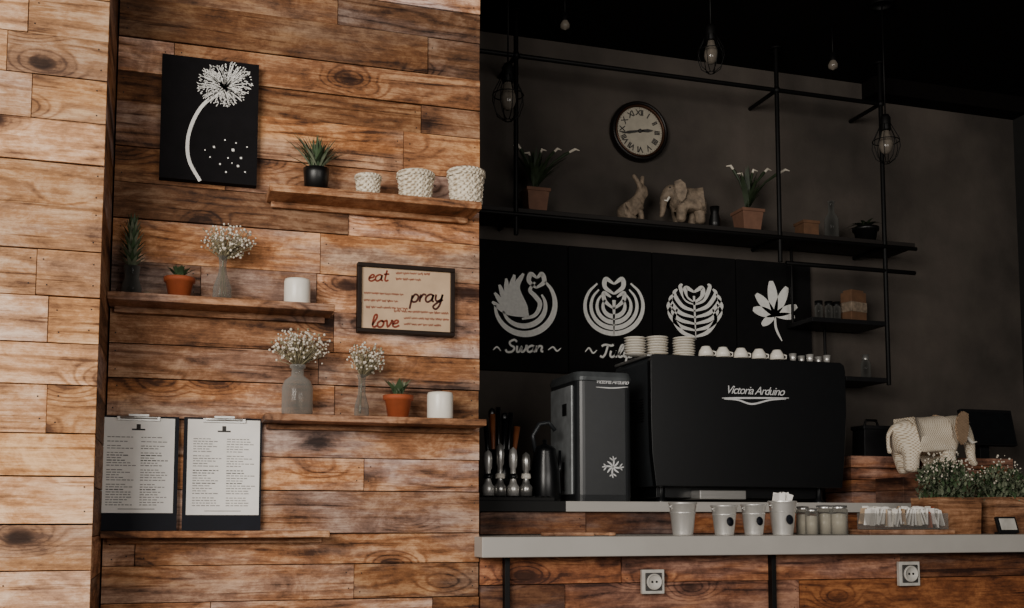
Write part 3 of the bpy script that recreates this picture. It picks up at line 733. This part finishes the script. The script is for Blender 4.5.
for i,px in enumerate((706,723,741,759,777)):
    yy=MY+.06; x=XA(px,yy,ztop); r=.033
    bs.lathe([(.0001,.044),(r*.55,.044),(r*.6,.040),(r*.9,.024),(r*1.02,0),(r*.95,0),(r*.85,.018),(.0001,.033)],CERW,c=(x,yy,ztop+.004),seg=26)
    bs.tube([(x+r*.85,yy,ztop+.03),(x+r*1.45,yy,ztop+.026),(x+r*1.4,yy,ztop+.012),(x+r*.95,yy,ztop+.010)],.0035,CERW,seg=6)
for i in range(5):
    px=793+i*8.5; yy=MY+.1+.05*(i%2); x=XA(px,yy,ztop); r=.017
    bs.lathe([(.0001,0),(r*.7,0),(r,.04),(r*.9,.04),(r*.6,.004),(.0001,.004)],GALV,c=(x,yy,ztop+.003),seg=18)
bs.done()
# grinder tower
GY=4.16
gx0=P(577,430,GY).x; gx1=P(633,430,GY).x; gz=P(604,372,GY).z-tt; p=Vector(((gx0+gx1)/2,GY,tt)); w=gx1-gx0
b=B('coffee_grinder',p); dp=.34
def rrect(w,d,r,n=5):
    o=[]
    for cx_,cy_,a0 in((w/2-r,d/2-r,0),(-w/2+r,d/2-r,90),(-w/2+r,-d/2+r,180),(w/2-r,-d/2+r,270)):
        for i in range(n+1):
            a=math.radians(a0+90*i/n); o.append((cx_+r*math.cos(a),cy_+r*math.sin(a)))
    return o
def loft(b,secs,mat,oy):
    n=len(secs[0][0]); vs=[];fs=[]
    for pts,zz in secs: vs+=[(x,y+oy,zz) for x,y in pts]
    for j in range(len(secs)-1):
        for i in range(n): k=(i+1)%n; fs.append((j*n+i,j*n+k,(j+1)*n+k,(j+1)*n+i))
    fs.append(tuple(range(n-1,-1,-1))); fs.append(tuple((len(secs)-1)*n+i for i in range(n)))
    b.add(vs,fs,mat,False)
loft(b,[(rrect(w*.98,dp*.98,.03),.0),(rrect(w,dp,.035),.03),(rrect(w,dp,.035),gz*.93)],GFRONT,dp/2)
loft(b,[(rrect(w*1.02,dp*1.02,.04),gz*.93),(rrect(w*1.04,dp*1.04,.045),gz*.96),(rrect(w*.98,dp*.98,.04),gz),(rrect(w*.8,dp*.8,.04),gz+.004)],mk('grinder_lid','5E6264',.3,.4),dp/2)
b.box((-w/2-.004,dp/2,gz*.48),(.008,dp*.74,gz*.84),mk('grinder_side_panel','9EA2A4',.4,.2))
b.box((-w/2-.010,dp*.35,gz*.72),(.004,.05,.05),BLACK); b.box((-w/2-.011,dp*.38,gz*.2),(.004,.02,.12),BLACK)
b.lathe([(.05,0),(.05,.012),(.0001,.014)],STEEL,c=(0,dp/2,gz+.003))
gr=b.done(.002)
bb=B('floral_emblem',gr.location); 
for i in range(8):
    a=i*math.pi/4; r=11 if i%2==0 else 8; stroke(bb,[(613,467),(613+r*.5*math.cos(a+.15),467+r*.5*math.sin(a+.15)),(613+r*math.cos(a),467+r*math.sin(a))],1.8,GY-.003,MT)
    if i%2==0:
        for sg in(-1,1): stroke(bb,[(613+r*.6*math.cos(a),467+r*.6*math.sin(a)),(613+r*.9*math.cos(a+sg*.35),467+r*.9*math.sin(a+sg*.35))],1.3,GY-.003,MT)
stroke(bb,[(596,387),(612,388),(628,387)],1.2,GY-.003,MT)
bb.done(parent=gr); text(gr,'logo_text','Victoria Arduino',612,382,GY-.003,6.4,MT,.4,space=.84)
p,s=at(545,GY+.05,tt); b=B('coffee_kettle',p)
b.lathe([(.0001,0),(15*s,0),(16*s,3*s),(15*s,30*s),(11*s,50*s),(11*s,53*s),(8*s,56*s),(2*s,58*s),(2.5*s,62*s),(.0001,63*s)],MBLACK)
b.tube([(-10*s,0,50*s),(-13*s,0,66*s),(-6*s,0,78*s),(4*s,0,80*s),(11*s,0,72*s)],2.2*s,MSIDE); b.tube([(10*s,0,20*s),(16*s,0,34*s),(16*s,0,52*s)],[3*s,2*s,1.5*s],MBLACK)
b.done()
MZ=tt+.022
for i,px in enumerate((488,500,513,526)):
    p,s=at(px,TY+.08,MZ); b=B('coffee_tamper',p); h=(46,53,49,44)[i]
    b.lathe([(.0001,0),(6.2*s,0),(6.2*s,9*s),(4*s,12*s),(3*s,16*s),(2.8*s,h*.55*s),(4*s,h*.6*s),(4.4*s,h*.8*s),(3.6*s,h*.93*s),(.0001,h*s)],STEEL if i%2 else GALV,seg=18)
    b.lathe([(4.3*s,17*s),(5*s,18*s),(4.3*s,22*s),(2.4*s,22*s)],CERW if i%2 else MBLACK,seg=18)
    b.done()
p,s=at(500,GY+.1,tt); b=B('utensil_holder',p); b.lathe([(.0001,0),(14*s,0),(15*s,52*s),(13.5*s,52*s),(13*s,4*s),(.0001,4*s)],MBLACK)
for i in range(6):
    a=(-9+3.6*i)*s; t=(i-2)*3*s; hh=(78,88,95,84,90,76)[i]*s
    b.tube([(a*.4,0,6*s),(a+t*.6,0,hh*.6),(a+t,0,hh)],[1.8*s,2*s,3.4*s if i%2 else 2.6*s],COPPER if i in(1,5) else MBLACK)
    if i in(1,3): b.ball((a+t,0,hh),4*s,MBLACK,sc=(1,.5,1.6))
b.done()
# ------------------------------------------------ front counter items
LY=3.66
def bucket(px,w,h,rolled=False,label=True,Y=LY):
    p,s=at(px,Y,ct); b=B('metal_bucket',p); r=w*s/2; hh=h*s
    b.lathe([(.0001,0),(r*.68,0),(r*.70,hh*.04),(r*.74,hh*.2),(r*.75,hh*.21),(r*.93,hh*.93),(r*1.0,hh*.95),(r*1.0,hh),(r*.92,hh),(r*.70,hh*.06),(.0001,hh*.06)],GALV,seg=36)
    b.lathe([(r*.86,hh*.66),(r*.90,hh*.68),(r*.87,hh*.70)],GALV,seg=36)
    for sg in(-1,1): b.ball((sg*r*.95,0,hh*.86),r*.1,STEEL)
    b.tube([(r*.98*math.cos(t*math.pi/10),-r*.4*math.sin(t*math.pi/10),hh*.86-r*.9*math.sin(t*math.pi/10)*.35) for t in range(11)],.0011,STEEL,seg=5)
    if label:
        R=rot('X',90-8); b.lathe([(r*.28,0),(r*.28,.001),(.0001,.0015)],NAVY,c=(0,-r*.90,hh*.45),rot=R,sc=(1,1.2),seg=20)
    return b,p,s,r,hh
b,*_=bucket(683,29,33,label=False); b.done()
b,*_=bucket(724.5,27,30); b.done(); b,*_=bucket(754,26,31); b.done()
b,p,s,r,hh=bucket(783,29,34)
for i in range(9): b.box((U(-.45,.45)*r,U(-.3,.3)*r,hh*1.0),(r*.8,.002,hh*.45),PAPER,rot=rot('Z',U(-60,60))@rot('Y',U(-20,20)))
b.done(.0005)
for i,px in enumerate((803,812,825,839)):
    p,s=at(px,LY+(.02 if i%2 else .05),ct); b=B('sugar_jar',p); w=(6.5,6.5,8.5,9)[i]; h=(28,26,29,29)[i]
    b.lathe([(.0001,0),(w*s,0),(w*s,h*.85*s),(w*.85*s,h*.9*s),(w*.85*s,h*s)],GLASS,seg=20)
    b.lathe([(.0001,.5*s),(w*.85*s,.5*s),(w*.85*s,h*.7*s),(.0001,h*.74*s)],CERW,seg=20)
    b.lathe([(w*.92*s,h*.9*s),(w*.95*s,h*s),(.0001,h*1.02*s)],STEEL,seg=20); b.done()
p,s=at(905,LY-.04,ct); b=B('serving_board',p); b.box((0,.03,2.5*s),(100*s,.16,5*s),SHW); b.box((56*s,.03,2.5*s),(16*s,.03,4*s),SHW); b.done(.004); zt_=ct+5*s+.001
p,s=at(903,LY+.0,zt_); b=B('sachet_tray',p); W=86*s; D=.11
GT=glass('acrylic','F0F0F0',.06)
b.box((0,0,.002),(W,D,.004),GT)
for sg in(-1,1): b.box((0,sg*D/2,8*s),(W,.002,16*s),GT); b.box((sg*W/2,0,8*s),(.002,D,16*s),GT)
for r_ in range(3):
    for i in range(24):
        x=-W/2+W*(i+.7)/25; b.box((x,-D*.3+r_*D*.3,(9+U(0,4)+r_*1.2)*s),(.006,D*.24,16*s),random.choice([PAPER,PAPER,PAPER,PAPER,CERW,TERRA,BEIGE]),rot=rot('Z',U(-30,30))@rot('Y',U(-20,20)))
for i in range(12): b.ball((U(-.45,.45)*W,U(-.3,.3)*D,(17+U(0,4))*s),4*s,PAPER,sc=(1.3,1,.5),seg=8,rings=5)
b.done()
p,s=at(578,LY-.05,ct); b=B('wooden_paddle',p)
b.box((-8*s,0,.007),(46*s,.05,.012),SHW); b.box((24*s,0,.007),(26*s,.02,.010),SHW); b.lathe([(.0001,0),(.016,0),(.016,.012),(.0001,.012)],SHW,c=(36*s,0,.001)); b.lathe([(.0001,0),(.028,0),(.028,.012),(.0001,.012)],SHW,c=(-31*s,0,.001)); b.done(.003)
def planter(px,w,h,Y,fh,flowers,seed):
    p,s=at(px,Y,ct); b=B('wooden_planter_with_flowers',p); W=w*s; hh=h*s
    b.col=(.62,.5,seed*.1)
    for sg in(-1,1):
        b.box((0,sg*W*.36,hh/2),(W*.88,.008,hh),SHW,taper=1.1); b.box((sg*W*.44,0,hh/2),(.008,W*.72,hh),SHW,rot=rot('Y',sg*4))
    b.box((0,0,hh*.8),(W*.86,W*.68,.01),SOIL); b.box((0,0,.01),(W*.84,W*.66,.012),SHW)
    rs=random.Random(seed)
    for i in range(1000):
        a=rs.uniform(0,6.28); q=math.sqrt(rs.random()); e=Vector((W*.54*q*math.cos(a),W*.42*q*math.sin(a),hh+fh*s*rs.uniform(-.05,1)*(1-.4*q*q)))
        b0=(e.x,e.y,e.z-3*s); b.blade(b0,rs.uniform(0,6.28),rs.uniform(4,8)*s,rs.uniform(.3,1.6),2.4*s,(GREY_G,GREEN,GREY_G)[i%3],n=3)
    for i in range(40):
        a=rs.uniform(0,6.28); q=math.sqrt(rs.random()); b.tube([(W*.2*q*math.cos(a),W*.2*q*math.sin(a),hh*.8),(W*.5*q*math.cos(a),W*.4*q*math.sin(a),hh+fh*s*rs.uniform(.5,1)*(1-.4*q*q))],.5*s,DGREEN,seg=4)
    for i in range(flowers):
        a=rs.uniform(0,6.28); q=math.sqrt(rs.random()); z=hh+fh*s*rs.uniform(.5,1.3)*(1-.4*q*q)
        b.ball((W*.54*q*math.cos(a),W*.42*q*math.sin(a)-.004,z),rs.uniform(.5,1.2)*s,GYP,seg=6,rings=4)
    b.done()
planter(947,54,36,LY+.10,42,230,1); planter(1001,52,36,LY+.10,34,90,2)
p,s=at(1007,LY-.06,ct); b=B('card_payment_reader',p); b.box((0,0,9*s),(24*s,.012,17*s),LEATH,rot=rot('X',-18)); b.box((0,-.008,10*s),(19*s,.003,12*s),PLAST,rot=rot('X',-18)); b.box((0,.01,1*s),(18*s,.04,2*s),LEATH); b.done(.002)
CRY=TY+.16
z1=P(930,457,CRY+.16).z; xa=XA(850,CRY+.16,z1); xe=XA(1012,CRY+.16,z1)
b=B('wooden_crate',((xa+xe)/2,CRY+.26,tt)); b.col=(.3,.3,.3)
for i in range(4):
    b.col=(U(.4,.9),R_(),R_()); hz=(z1-tt)/4; b.box((0,-.1,hz*(i+.5)),(xe-xa,.014,hz-.003),WOODD); b.box((0,.1,hz*(i+.5)),(xe-xa,.014,hz-.003),WOODD)
    for sg in(-1,1): b.box((sg*((xe-xa)/2-.007),0,hz*(i+.5)),(.014,.19,hz-.003),WOODD)
b.box((0,0,.012),(xe-xa-.03,.19,.014),WOODD); b.box((0,0,z1-tt-.009),(xe-xa-.03,.185,.014),WOODD); b.done(.002)
z2_=P(930,478,CRY).z; xa=XA(893,CRY,z2_); xe=XA(1012,CRY,z2_)
b=B('wooden_display_plinth',((xa+xe)/2,CRY+.03,tt)); 
for i in range(2):
    b.col=(U(.1,.5),R_(),R_()); hz=(z2_-tt)/2; b.box((0,0,hz*(i+.5)),(xe-xa,.20,hz-.002),WOODD)
b.done(.002)
el=elephant('wicker_elephant',930,CRY+.03,z2_,66,WICKE,1,dark=WICKD)
p,s=at(872,CRY+.26,z1); b=B('black_storage_tin',p); b.box((0,0,14*s),(32*s,.1,28*s),LEATH,taper=.94); b.box((0,0,29*s),(33*s,.105,4*s),LEATH); b.tube([(-8*s,0,31*s),(-6*s,0,37*s),(6*s,0,37*s),(8*s,0,31*s)],1.3*s,PIPE); b.done(.004)
RZ=tt-.25
p,s=at(992,4.88,RZ); b=B('cash_register_terminal',(p.x,4.88,RZ)); hz=P(992,408,4.88).z-RZ
b.box((0,0,hz-.11),(62*s,.03,.20),LEATH,rot=rot('X',-12)); b.box((0,-.018,hz-.11),(57*s,.004,.175),mk('screen_off','101214',.3),rot=rot('X',-12))
b.box((0,.05,(hz-.2)/2+.01),(.06,.05,hz-.2),LEATH); b.box((0,.04,.012),(.26,.2,.024),LEATH); b.done(.004)
b=B('back_counter'); b.box(((x0+x_side)/2,4.94,RZ/2),(x_side-x0-.04,.46,RZ-.002),LEATH); b.done(.004)
p=P(1020,292,5.0); b=B('wall_switch',(x_side-.01,4.9,p.z)); b.box((0,0,0),(.016,.09,.12),mk('switch_grey','5A5650',.5)); b.box((-.01,0,0),(.008,.04,.06),PLAST); b.done(.002)
# ------------------------------------------------ lights
def area(name,loc,tgt,sx,sy,e,col):
    l=bpy.data.lights.new(name,'AREA'); l.shape='RECTANGLE'; l.size=sx; l.size_y=sy; l.energy=e; l.color=col
    o=bpy.data.objects.new(name,l); bpy.context.scene.collection.objects.link(o); o.location=loc
    o.rotation_euler=(Vector(tgt)-Vector(loc)).to_track_quat('-Z','Y').to_euler(); return o
area('window_light_left',(-2.2,-.6,2.5),(.3,3.6,1.9),2.6,1.8,245,(1,.94,.86))
area('window_light_behind',(2.2,-2.2,2.2),(1.2,4,1.4),3,1.6,74,(1,.95,.89))
w=bpy.data.worlds.new('world'); bpy.context.scene.world=w; w.use_nodes=True
w.node_tree.nodes['Background'].inputs[0].default_value=(1,.92,.83,1); w.node_tree.nodes['Background'].inputs[1].default_value=.19
